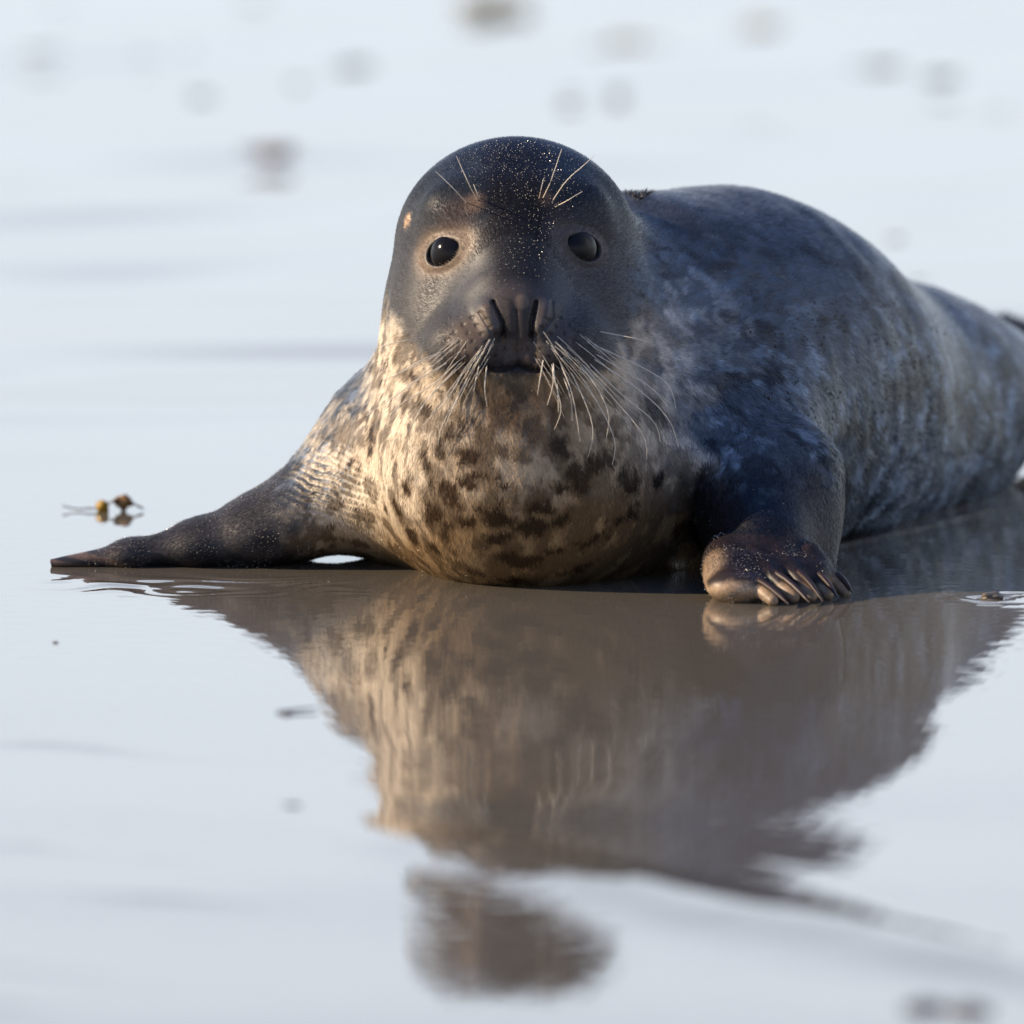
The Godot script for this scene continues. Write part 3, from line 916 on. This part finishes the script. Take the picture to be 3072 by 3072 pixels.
func ground() -> ArrayMesh:
	var xs := PackedFloat32Array()
	var zs := PackedFloat32Array()
	var x := -0.75
	while x < 0.75:
		xs.append(x)
		x += 0.007
	var w := 0.01
	while x < 400.0:
		xs.append(x)
		w *= 1.35
		x += w
	x = -0.75
	w = 0.01
	while x > -400.0:
		w *= 1.35
		x -= w
		xs.insert(0, x)
	var z := -0.4
	while z < 3.6:
		zs.append(z)
		z += 0.0055 if z < 0.6 else 0.009
	w = 0.01
	while z < 60.0:
		zs.append(z)
		w *= 1.2
		z += w
	z = -0.4
	w = 0.008
	while z > -400.0:
		w = minf(w * 1.04, 0.05) if z > -9.0 else w * 1.3
		z -= w
		zs.insert(0, z)
	var v := PackedVector3Array()
	var n := PackedVector3Array()
	var ix := PackedInt32Array()
	for j in zs.size():
		for i in xs.size():
			x = xs[i]
			z = zs[j]
			var h := 0.0
			var normal := Vector3.UP
			if absf(x) < 4.0 and z > -12.0 and z < 5.0:
				h = height(x, z)
				var e := 0.003
				var s := Vector2(height(x + e, z) - h, height(x, z + e) - h) / e
				s += micro(x, z) * 0.00011 * smoothstep(-1.5, -0.3, z)
				normal = Vector3(-s.x, 1.0, -s.y).normalized()
			v.append(Vector3(x, h, z))
			n.append(normal)
			if i and j:
				var o := j * xs.size() + i
				ix.append_array(PackedInt32Array([o - xs.size() - 1, o - xs.size(), o, o - xs.size() - 1, o, o - 1]))
	return mesh_of(v, n, PackedColorArray(), ix)


# clear air over the sea: a pale hazy band low down, blue overhead, warmer and brighter round the sun on the left
func air() -> ImageTexture:
	var im := Image.create(256, 128, false, Image.FORMAT_RGBF)
	for j in 128:
		var up := PI * (0.5 - (j + 0.5) / 128.0)
		for i in 256:
			var round_ := TAU * ((i + 0.5) / 256.0)
			var to := Vector3(-sin(round_) * cos(up), sin(up), -cos(round_) * cos(up))
			var haze := exp(-pow(maxf(up, 0.0) / 0.36, 2.0))
			var c := Color(0.055, 0.145, 0.40).lerp(Color(1.01, 1.115, 1.20) * (0.80 - 0.20 * to.z) * (0.66 + 0.34 * smoothstep(0.04, 0.17, up)), haze)
			var near_sun := clampf(to.dot(SUN), 0.0, 1.0)
			var glow := 0.35 * pow(near_sun, 6.0) + 0.6 * pow(near_sun, 40.0)
			c += Color(1.0, 0.92, 0.80) * glow
			if up < 0.0:
				c = Color(0.5, 0.5, 0.5)
			im.set_pixel(i, j, c)
	return ImageTexture.create_from_image(im)


func _ready() -> void:
	var start := Time.get_ticks_msec()
	# ---- camera: a long lens from low over the beach
	var camera := Camera3D.new()
	var pitch := deg_to_rad(7.0)
	camera.position = Vector3(0.0, 12.0 * sin(pitch), 12.0 * cos(pitch))
	camera.rotation = Vector3(-(pitch - 61.0 / 12000.0), 0.0, 0.0)
	camera.near = 0.5
	camera.far = 2000.0
	var lens := CameraAttributesPhysical.new()
	lens.frustum_focal_length = 281.25
	lens.frustum_focus_distance = 11.93
	lens.frustum_near = 0.5
	lens.frustum_far = 2000.0
	lens.exposure_aperture = 281.25 / 115.0
	camera.attributes = lens
	add_child(camera)
	camera.current = true
	# ---- sky, sun, exposure
	var sky_look := PanoramaSkyMaterial.new()
	sky_look.panorama = air()
	var sky := Sky.new()
	sky.sky_material = sky_look
	var env := Environment.new()
	env.background_mode = Environment.BG_SKY
	env.sky = sky
	env.tonemap_mode = Environment.TONE_MAPPER_LINEAR
	env.tonemap_exposure = 1.5
	env.sdfgi_enabled = true
	env.ssao_enabled = true
	env.ssil_enabled = true
	var world := WorldEnvironment.new()
	world.environment = env
	add_child(world)
	var sun := DirectionalLight3D.new()
	sun.name = "sun"
	sun.light_color = Color(1.0, 0.91, 0.79)
	sun.light_energy = 1.6
	sun.light_angular_distance = 0.5
	sun.shadow_enabled = true
	add_child(sun)
	sun.look_at_from_position(SUN * 10.0, Vector3.ZERO)

	noise(n_fine, 3, 260.0, 2)
	noise(n_mid, 5, 34.0, 3)
	noise(n_spot, 11, 26.0, 3)
	noise(n_big, 23, 7.0, 2)
	noise(n_water, 41, 1.4, 2)
	noise(n_ripple, 57, 26.0, 3)

	# ---- wet sand
	var wet := StandardMaterial3D.new()
	var grain := NoiseTexture2D.new()
	grain.width = 512
	grain.height = 512
	grain.seamless = true
	grain.noise = FastNoiseLite.new()
	grain.noise.seed = 8
	grain.noise.frequency = 0.22
	grain.noise.fractal_octaves = 2
	grain.color_ramp = Gradient.new()
	grain.color_ramp.set_color(0, Color(0.085, 0.074, 0.057).linear_to_srgb())
	grain.color_ramp.set_color(1, Color(0.160, 0.140, 0.111).linear_to_srgb())
	wet.albedo_texture = grain
	wet.uv1_triplanar = true
	wet.uv1_world_triplanar = true
	wet.uv1_scale = Vector3.ONE * 2.6
	wet.roughness = 0.014
	wet.metallic_specular = 0.6
	tag(put("wet_sand", ground(), wet), "", "", "", "structure")

	# ---- seal
	rows = PackedFloat32Array()
	for k in 38:
		var t := -0.10 + 0.04 * k
		var i := 0
		while i < TRUNK.size() - 2 and TRUNK[i + 1][0] < t:
			i += 1
		var u := clampf((t - TRUNK[i][0]) / (TRUNK[i + 1][0] - TRUNK[i][0]), 0.0, 1.0)
		for c in [1, 2, 3]:
			var before: float = TRUNK[maxi(i - 1, 0)][c]
			var after: float = TRUNK[mini(i + 2, TRUNK.size() - 1)][c]
			rows.append(cubic_interpolate(TRUNK[i][c], TRUNK[i + 1][c], before, after, u))
	for s: Array in [[-0.0690, 0.3290], [0.0720, 0.3340]]:
		var p := front(s[0], s[1])
		eyes.append(p)
		eye_out.append(gradient(p, 0.004))
	has_eyes = true
	for s: Array in SPOTS:
		var p := front(s[0], s[1])
		spots.append(p)
		spot_u.append(Vector3(cos(deg_to_rad(s[4])), -sin(deg_to_rad(s[4])), 0.0).slide(gradient(p, 0.004)).normalized())
		spot_r.append(Vector2(s[2], s[3]) * 1.45)
	seal()
	litter()
	print("built in %d ms" % (Time.get_ticks_msec() - start))


func seal() -> void:
	var o := root_of("seal", Vector3.ZERO)
	tag(o, "grey seal with spotted cream chest lying on the wet sand, facing the camera", "seal")
	var clock := Time.get_ticks_msec()
	build_net()
	print("net %d ms, %d points" % [Time.get_ticks_msec() - clock, net.size()])
	clock = Time.get_ticks_msec()
	run(skin_quads, TASKS)
	print("skin %d ms" % (Time.get_ticks_msec() - clock))
	var v := PackedVector3Array()
	var n := PackedVector3Array()
	var c := PackedColorArray()
	var ix := PackedInt32Array()
	var hv := PackedVector3Array()
	var hn := PackedVector3Array()
	var hc := PackedColorArray()
	var gv := PackedVector3Array()
	var mv := PackedVector3Array()
	var bv := PackedVector3Array()
	var bn := PackedVector3Array()
	var bc := PackedColorArray()
	for s: Array in slots:
		var at := v.size()
		v.append_array(s[0])
		n.append_array(s[1])
		c.append_array(s[2])
		for i: int in s[3]:
			ix.append(at + i)
		hv.append_array(s[4])
		hn.append_array(s[5])
		hc.append_array(s[6])
		gv.append_array(s[7])
		mv.append_array(s[8])
		bv.append_array(s[9])
		bn.append_array(s[10])
		bc.append_array(s[11])
	slots.clear()
	print("%d skin triangles, %d hairs" % [ix.size() / 3, (hv.size() + bv.size()) / 3])
	var skin := StandardMaterial3D.new()
	skin.vertex_color_use_as_albedo = true
	skin.roughness = 0.45
	skin.metallic_specular = 0.36
	put("body", mesh_of(v, n, c, ix), skin, o)
	var hair := StandardMaterial3D.new()
	hair.vertex_color_use_as_albedo = true
	hair.roughness = 0.42
	hair.metallic_specular = 0.21
	tag(put("fur", mesh_of(hv, hn, hc), hair, o), "", "", "", "stuff")
	var wet_hair := hair.duplicate() as StandardMaterial3D
	wet_hair.roughness = 0.25
	wet_hair.metallic_specular = 0.42
	tag(put("fur", mesh_of(bv, bn, bc), wet_hair, o), "wet sleek fur of the back and crown", "", "", "stuff")
	tag(put("sand_grains", facets(gv), plain(Color(0.50, 0.46, 0.40), 0.22, 0.7), o), "", "", "", "stuff")
	tag(put("mud_beads", facets(mv), plain(Color(0.022, 0.021, 0.021), 0.35), o), "", "", "", "stuff")
	# wet tuft on the back of the neck
	var tuft := SurfaceTool.new()
	tuft.begin(Mesh.PRIMITIVE_TRIANGLES)
	for k in 26:
		var a := Vector3(0.126 + 0.010 * sin(k * 2.3), 0.36, -0.19 + 0.012 * cos(k * 1.7))
		for step in 60:
			if sdf(a) < 0.0:
				break
			a.y -= 0.0015
		var d := Vector3(0.5 * sin(k * 4.1) + 0.25, 0.55, 0.4 * cos(k * 2.9)).normalized()
		tuft.append_from(tube([a - d * 0.002, a + d * 0.005, a + d * 0.0105 + Vector3(0.002, -0.001, 0)], [0.0013, 0.0009, 0.0002], 4), 0, Transform3D.IDENTITY)
	put("fur_tuft", tuft.commit(), plain(Color(0.012, 0.012, 0.014), 0.4), o)
	print("%d grains" % (gv.size() / 9))
	# eyes
	var globe := plain(Color(0.008, 0.007, 0.007), 0.13, 0.30)
	for i in 2:
		var ball := SphereMesh.new()
		ball.radius = 0.0250
		ball.height = 0.0500
		ball.radial_segments = 48
		ball.rings = 24
		put("eye", ball, globe, o).position = eyes[i] - eye_out[i] * 0.0185
	# whiskers
	var bristle := plain(Color(0.72, 0.64, 0.51), 0.35)
	for set: Array in [[WHISKERS, 0.00058, 0.012], [BROW_HAIRS, 0.00058, 0.034]]:
		for w: Array in set[0]:
			var foot_at := front(w[0].x, w[0].y)
			var curve := Curve3D.new()
			for k in w.size():
				var q := float(k) / (w.size() - 1)
				var before: Vector2 = w[maxi(k - 1, 0)]
				var after: Vector2 = w[mini(k + 1, w.size() - 1)]
				var d := Vector3(after.x - before.x, after.y - before.y, 0.0) * (0.16 if k == 0 or k == w.size() - 1 else 0.18)
				curve.bake_interval = 0.002
				curve.add_point(Vector3(w[k].x, w[k].y, foot_at.z + (set[2] * sin(q * 2.2) if k else -0.003)), -d, d)
			var points := []
			var radii := []
			for k in 13:
				points.append(curve.sample_baked(curve.get_baked_length() * k / 12.0, true))
				radii.append(lerpf(set[1], 0.00028, pow(k / 12.0, 1.3)))
			put("whisker", tube(points, radii, 5), bristle, o)
	var rng := PackedInt64Array([90210])
	for k in 48:
		var side := -1.0 if k % 2 else 1.0
		var root := Vector2(0.004 + side * (0.018 + 0.054 * rnd(rng)), 0.224 + 0.034 * rnd(rng))
		var at := front(root.x, root.y)
		var out := Vector3(side * (0.25 + (absf(root.x) - 0.01) * 13.0 * (0.7 + 0.6 * rnd(rng))), -0.55 - 0.3 * rnd(rng), 0.30).normalized()
		var long := 0.022 + 0.055 * rnd(rng)
		var points := []
		var radii := []
		for i in 9:
			var q := i / 8.0
			points.append(at + out * long * (q - 0.04) + Vector3(side * 0.1, -0.42, -0.25) * long * q * q * (0.4 + 0.6 * rnd(rng) * 0.2))
			radii.append(lerpf(0.00036, 0.00012, q))
		put("whisker", tube(points, radii, 4), bristle, o)
	# claws of the right flipper
	var horn := plain(Color(0.026, 0.013, 0.011), 0.42, 0.40)
	for i in 5:
		var a: Vector3 = ROOTS[i]
		var b: Vector3 = TIPS[i]
		var points := []
		var radii := []
		for k in 7:
			var t := k / 6.0
			points.append(a.lerp(b, -0.30 + 1.38 * t) + Vector3(0, 0.0050 * sin(PI * t) + 0.0025, 0))
			radii.append(0.0038 * sqrt(maxf(0.02, 1.0 - t * t * 0.98)))
		put("claw", tube(points, radii, 8), horn, o)
	# a claw along the tip of the other flipper
	var tip_points := []
	var tip_radii := []
	for k in 6:
		var t := k / 5.0
		tip_points.append(Vector3(-0.392, 0.0185, -0.060).lerp(Vector3(-0.452, 0.0065, -0.058), t))
		tip_radii.append(0.0030 * sqrt(maxf(0.03, 1.0 - t * t)))
	put("claw", tube(tip_points, tip_radii, 7), plain(Color(0.10, 0.045, 0.035), 0.3), o)


# ---------------------------------------------------------------- scraps on the beach
func lump(radius: Vector3, s: int, rough: float) -> ArrayMesh:
	var ball := SphereMesh.new()
	ball.radius = 1.0
	ball.height = 2.0
	ball.radial_segments = 24
	ball.rings = 14
	var tool := SurfaceTool.new()
	var a := ball.get_mesh_arrays()
	tool.begin(Mesh.PRIMITIVE_TRIANGLES)
	tool.set_smooth_group(0)
	var v: PackedVector3Array = a[Mesh.ARRAY_VERTEX]
	for i: int in a[Mesh.ARRAY_INDEX]:
		var d := v[i]
		tool.add_vertex(d * radius * (1.0 + rough * n_big.get_noise_3d(d.x * 0.12 + s * 3.7, d.y * 0.12, d.z * 0.12)))
	tool.generate_normals()
	return tool.commit()


# a strap of weed: flat, wavy, thin but with two faces and edges
func strap(points: Array, width: float, thick: float, lift: float) -> ArrayMesh:
	var tool := SurfaceTool.new()
	tool.begin(Mesh.PRIMITIVE_TRIANGLES)
	tool.set_smooth_group(0)
	var rings := []
	for i in points.size():
		var along: Vector3 = (points[mini(i + 1, points.size() - 1)] - points[maxi(i - 1, 0)]).normalized()
		var across := along.cross(Vector3.UP).normalized()
		var t := float(i) / (points.size() - 1)
		var w := width * (0.25 + 0.75 * sin(PI * clampf(t * 0.86 + 0.14, 0.0, 1.0)))
		var curl := Vector3(0, lift * sin(i * 1.9), 0)
		rings.append([points[i] + across * w + curl, points[i] + Vector3(0, thick, 0), points[i] - across * w - curl * 0.6, points[i] - Vector3(0, thick, 0)])
	for i in points.size() - 1:
		for k in 4:
			var q := [rings[i][k], rings[i][(k + 1) % 4], rings[i + 1][(k + 1) % 4], rings[i + 1][k]]
			for c in [0, 1, 2, 0, 2, 3]:
				tool.add_vertex(q[c])
	tool.generate_normals()
	return tool.commit()


func wrack(label: String, at: Vector3, turn: float, size: float, color: Color, fronds: int, bladders: int, s: int, group := "") -> Node3D:
	var o := root_of("seaweed", at)
	o.rotation.y = turn
	tag(o, label, "seaweed", group)
	var weed := plain(color, 0.3, 0.5)
	var pod := plain(color * 1.2, 0.25, 0.5)
	for i in fronds:
		var a := TAU * i / fronds + 0.7 * sin(s * 1.7 + i)
		var points := []
		for k in 7:
			var t := k / 6.0
			points.append(Vector3(cos(a + t * 0.8) * t, 0.05 + 0.12 * sin(t * 3.0 + i) * (1.0 - t * 0.5), 0.9 * sin(a + t * 0.8) * t) * size)
		put("frond", strap(points, size * 0.20, size * 0.045, size * 0.10), weed, o)
	for i in bladders:
		var a := 2.4 * i + s
		put("bladder", lump(Vector3(0.26, 0.20, 0.20) * size, s + i, 0.3), pod, o).position = Vector3(cos(a) * 0.55, 0.20, sin(a) * 0.4) * size
	return o


func pebble(label: String, at: Vector3, radius: Vector3, color: Color, s: int, group := "") -> void:
	var o := put("pebble", lump(radius, s, 0.5), plain(color, 0.45))
	o.position = at + Vector3(0, radius.y * 0.45, 0)
	tag(o, label, "pebble", group)


func litter() -> void:
	# the bladder wrack behind the left flipper
	var o := root_of("seaweed", Vector3(-0.427, 0.0, -0.53))
	tag(o, "small scrap of bladder wrack with a yellow bladder behind the outstretched flipper", "seaweed")
	put("bladder", lump(Vector3(0.0068, 0.0070, 0.006), 2, 0.35), plain(Color(0.34, 0.20, 0.012), 0.25), o).position = Vector3(0.0, 0.005, 0.004)
	put("bladder", lump(Vector3(0.0085, 0.0070, 0.007), 5, 0.5), plain(Color(0.22, 0.115, 0.03), 0.3), o).position = Vector3(0.021, 0.009, -0.004)
	var brown := plain(Color(0.12, 0.065, 0.030), 0.3)
	put("frond", strap([Vector3(0.004, 0.006, 0), Vector3(0.011, 0.011, -0.002), Vector3(0.019, 0.013, -0.004), Vector3(0.028, 0.010, -0.004), Vector3(0.036, 0.005, -0.003), Vector3(0.042, 0.003, 0)], 0.006, 0.0012, 0.002), brown, o)
	put("frond", strap([Vector3(-0.004, 0.003, 0), Vector3(-0.014, 0.003, 0.002), Vector3(-0.024, 0.002, 0), Vector3(-0.034, 0.003, -0.003), Vector3(-0.042, 0.005, -0.004)], 0.0022, 0.0008, 0.001), plain(Color(0.09, 0.06, 0.05), 0.35), o)
	# thrown out of focus behind the seal
	wrack("blurred reddish brown tuft of weed alone on the wet sand, left of the head", Vector3(-0.33, 0, -4.784), 0.3, 0.037, Color(0.12, 0.050, 0.018), 6, 4, 1)
	wrack("flat grey weed spread left of the reddish brown tuft", Vector3(-0.375, 0, -4.80), 1.1, 0.036, Color(0.045, 0.045, 0.05), 4, 0, 9)
	var far := "weed and pebbles thrown out of focus behind the seal"
	pebble("round dark pebble far behind, up and left of the reddish tuft", Vector3(-0.459, 0, -5.77), Vector3(0.0179, 0.0026, 0.0172), Color(0.075, 0.075, 0.083), 1, far)
	wrack("blurred brownish scrap of weed above the reddish tuft, first left of the head top", Vector3(-0.325, 0, -5.97), 0.8, 0.024, Color(0.085, 0.05, 0.045), 4, 1, 2, far)
	pebble("pinkish grey pebble far behind, straight above the head", Vector3(0.0855, 0, -5.80), Vector3(0.0167, 0.0026, 0.0172), Color(0.135, 0.090, 0.090), 2, far)
	pebble("pale grey pebble just right of the pinkish grey one above the head", Vector3(0.157, 0, -5.89), Vector3(0.0145, 0.0020, 0.0172), Color(0.150, 0.150, 0.150), 3, far)
	wrack("left one of two grey weed scraps side by side at the upper left", Vector3(-0.572, 0, -6.52), 0.2, 0.024, Color(0.06, 0.05, 0.05), 4, 0, 3, far)
	wrack("right one of two grey weed scraps side by side at the upper left", Vector3(-0.505, 0, -6.63), 1.9, 0.027, Color(0.05, 0.05, 0.06), 5, 0, 4, far)
	wrack("wide dark weed patch at the left edge of the far sand", Vector3(-0.745, 0, -6.54), 0.4, 0.050, Color(0.04, 0.045, 0.055), 6, 0, 5, far)
	wrack("wide grey weed patch between the two scraps and the head", Vector3(-0.250, 0, -6.29), 0.9, 0.046, Color(0.06, 0.06, 0.065), 5, 0, 6, far)
	wrack("dark half of the long weed clump above and right of the head", Vector3(0.128, 0, -6.63), 0.1, 0.040, Color(0.035, 0.04, 0.045), 6, 0, 7, far)
	wrack("yellowish weed in the middle of the long clump above and right of the head", Vector3(0.178, 0, -6.75), 1.3, 0.040, Color(0.30, 0.25, 0.11), 5, 2, 8, far)
	wrack("dark weed at the right end of the long clump right of the head", Vector3(0.228, 0, -6.70), 2.2, 0.036, Color(0.04, 0.05, 0.06), 5, 0, 10, far)
	wrack("clump of dark weed with a pale top, farthest back at the upper right", Vector3(0.379, 0, -6.93), 0.5, 0.053, Color(0.05, 0.045, 0.05), 7, 0, 11, far)
	wrack("pale yellowish weed on the back of the upper right clump", Vector3(0.395, 0.004, -7.08), 1.5, 0.036, Color(0.34, 0.29, 0.15), 4, 1, 12, far)
	wrack("dark weed mound far behind the seal's back, at the upper right", Vector3(0.551, 0, -6.29), 0.0, 0.044, Color(0.05, 0.05, 0.06), 6, 0, 13, far)
	wrack("low grey weed trailing right of the dark mound at the upper right", Vector3(0.64, 0, -6.10), 0.6, 0.040, Color(0.07, 0.075, 0.085), 4, 0, 14, far)
	pebble("pinkish pebble far behind, nearest the right edge", Vector3(0.708, 0, -5.49), Vector3(0.0157, 0.0021, 0.0159), Color(0.165, 0.112, 0.128), 4, far)
	pebble("faint grey pebble above the seal's hump", Vector3(0.495, 0, -3.51), Vector3(0.0110, 0.0039, 0.0117), Color(0.135, 0.135, 0.128), 5, far)
	pebble("faint grey pebble over the seal's hind end at the right edge", Vector3(0.505, 0, -2.95), Vector3(0.0099, 0.0039, 0.0104), Color(0.120, 0.135, 0.143), 6, far)
	pebble("dark pebble at the very top edge, farthest left", Vector3(-0.741, 0, -7.62), Vector3(0.0212, 0.0028, 0.0186), Color(0.068, 0.068, 0.083), 7, far)
	pebble("dark pebble at the very top edge, over the left weed patch", Vector3(-0.421, 0, -7.66), Vector3(0.0191, 0.0021, 0.0159), Color(0.090, 0.075, 0.083), 8, far)
	wrack("broad yellow weed bed cut by the top edge above the head", Vector3(-0.03, 0, -7.66), 0.0, 0.060, Color(0.42, 0.37, 0.22), 7, 0, 15, far)
	# near the camera
	pebble("left one of two blurred dark pebbles in the near right corner", Vector3(0.319, 0, 2.751), Vector3(0.015, 0.004, 0.012), Color(0.11, 0.11, 0.13), 9)
	pebble("right one of two blurred dark pebbles in the near right corner", Vector3(0.353, 0, 2.769), Vector3(0.017, 0.0045, 0.012), Color(0.11, 0.11, 0.11), 10)
	pebble("lone faint speck of grit in the water in front, left of the head's reflection", Vector3(-0.190, 0, 1.658), Vector3(0.008, 0.002, 0.006), Color(0.09, 0.085, 0.09), 11)
	pebble("tiny speck of grit at the left edge below the outstretched flipper", Vector3(-0.4357, 0, 0.548), Vector3(0.0024, 0.001, 0.002), Color(0.06, 0.05, 0.05), 12)
	var twig := root_of("twig", Vector3(-0.2038, 0, 1.048))
	tag(twig, "thin grey twig with a bud lying in the water beside the chest's reflection", "twig")
	var bark := plain(Color(0.10, 0.10, 0.12), 0.5)
	put("stem", tube([Vector3(-0.011, 0.0012, 0.002), Vector3(-0.002, 0.0016, 0.0), Vector3(0.010, 0.0022, -0.006), Vector3(0.026, 0.0028, -0.014)], [0.0010, 0.0013, 0.0012, 0.0006], 6), bark, twig)
	put("bud", lump(Vector3(0.0042, 0.0022, 0.0034), 3, 0.4), bark, twig).position = Vector3(-0.001, 0.0012, 0.004)
	pebble("small brown stone ringed by ripples to the right of the clawed flipper", Vector3(0.472, 0, 0.205), Vector3(0.0105, 0.0045, 0.010), Color(0.10, 0.082, 0.060), 13)
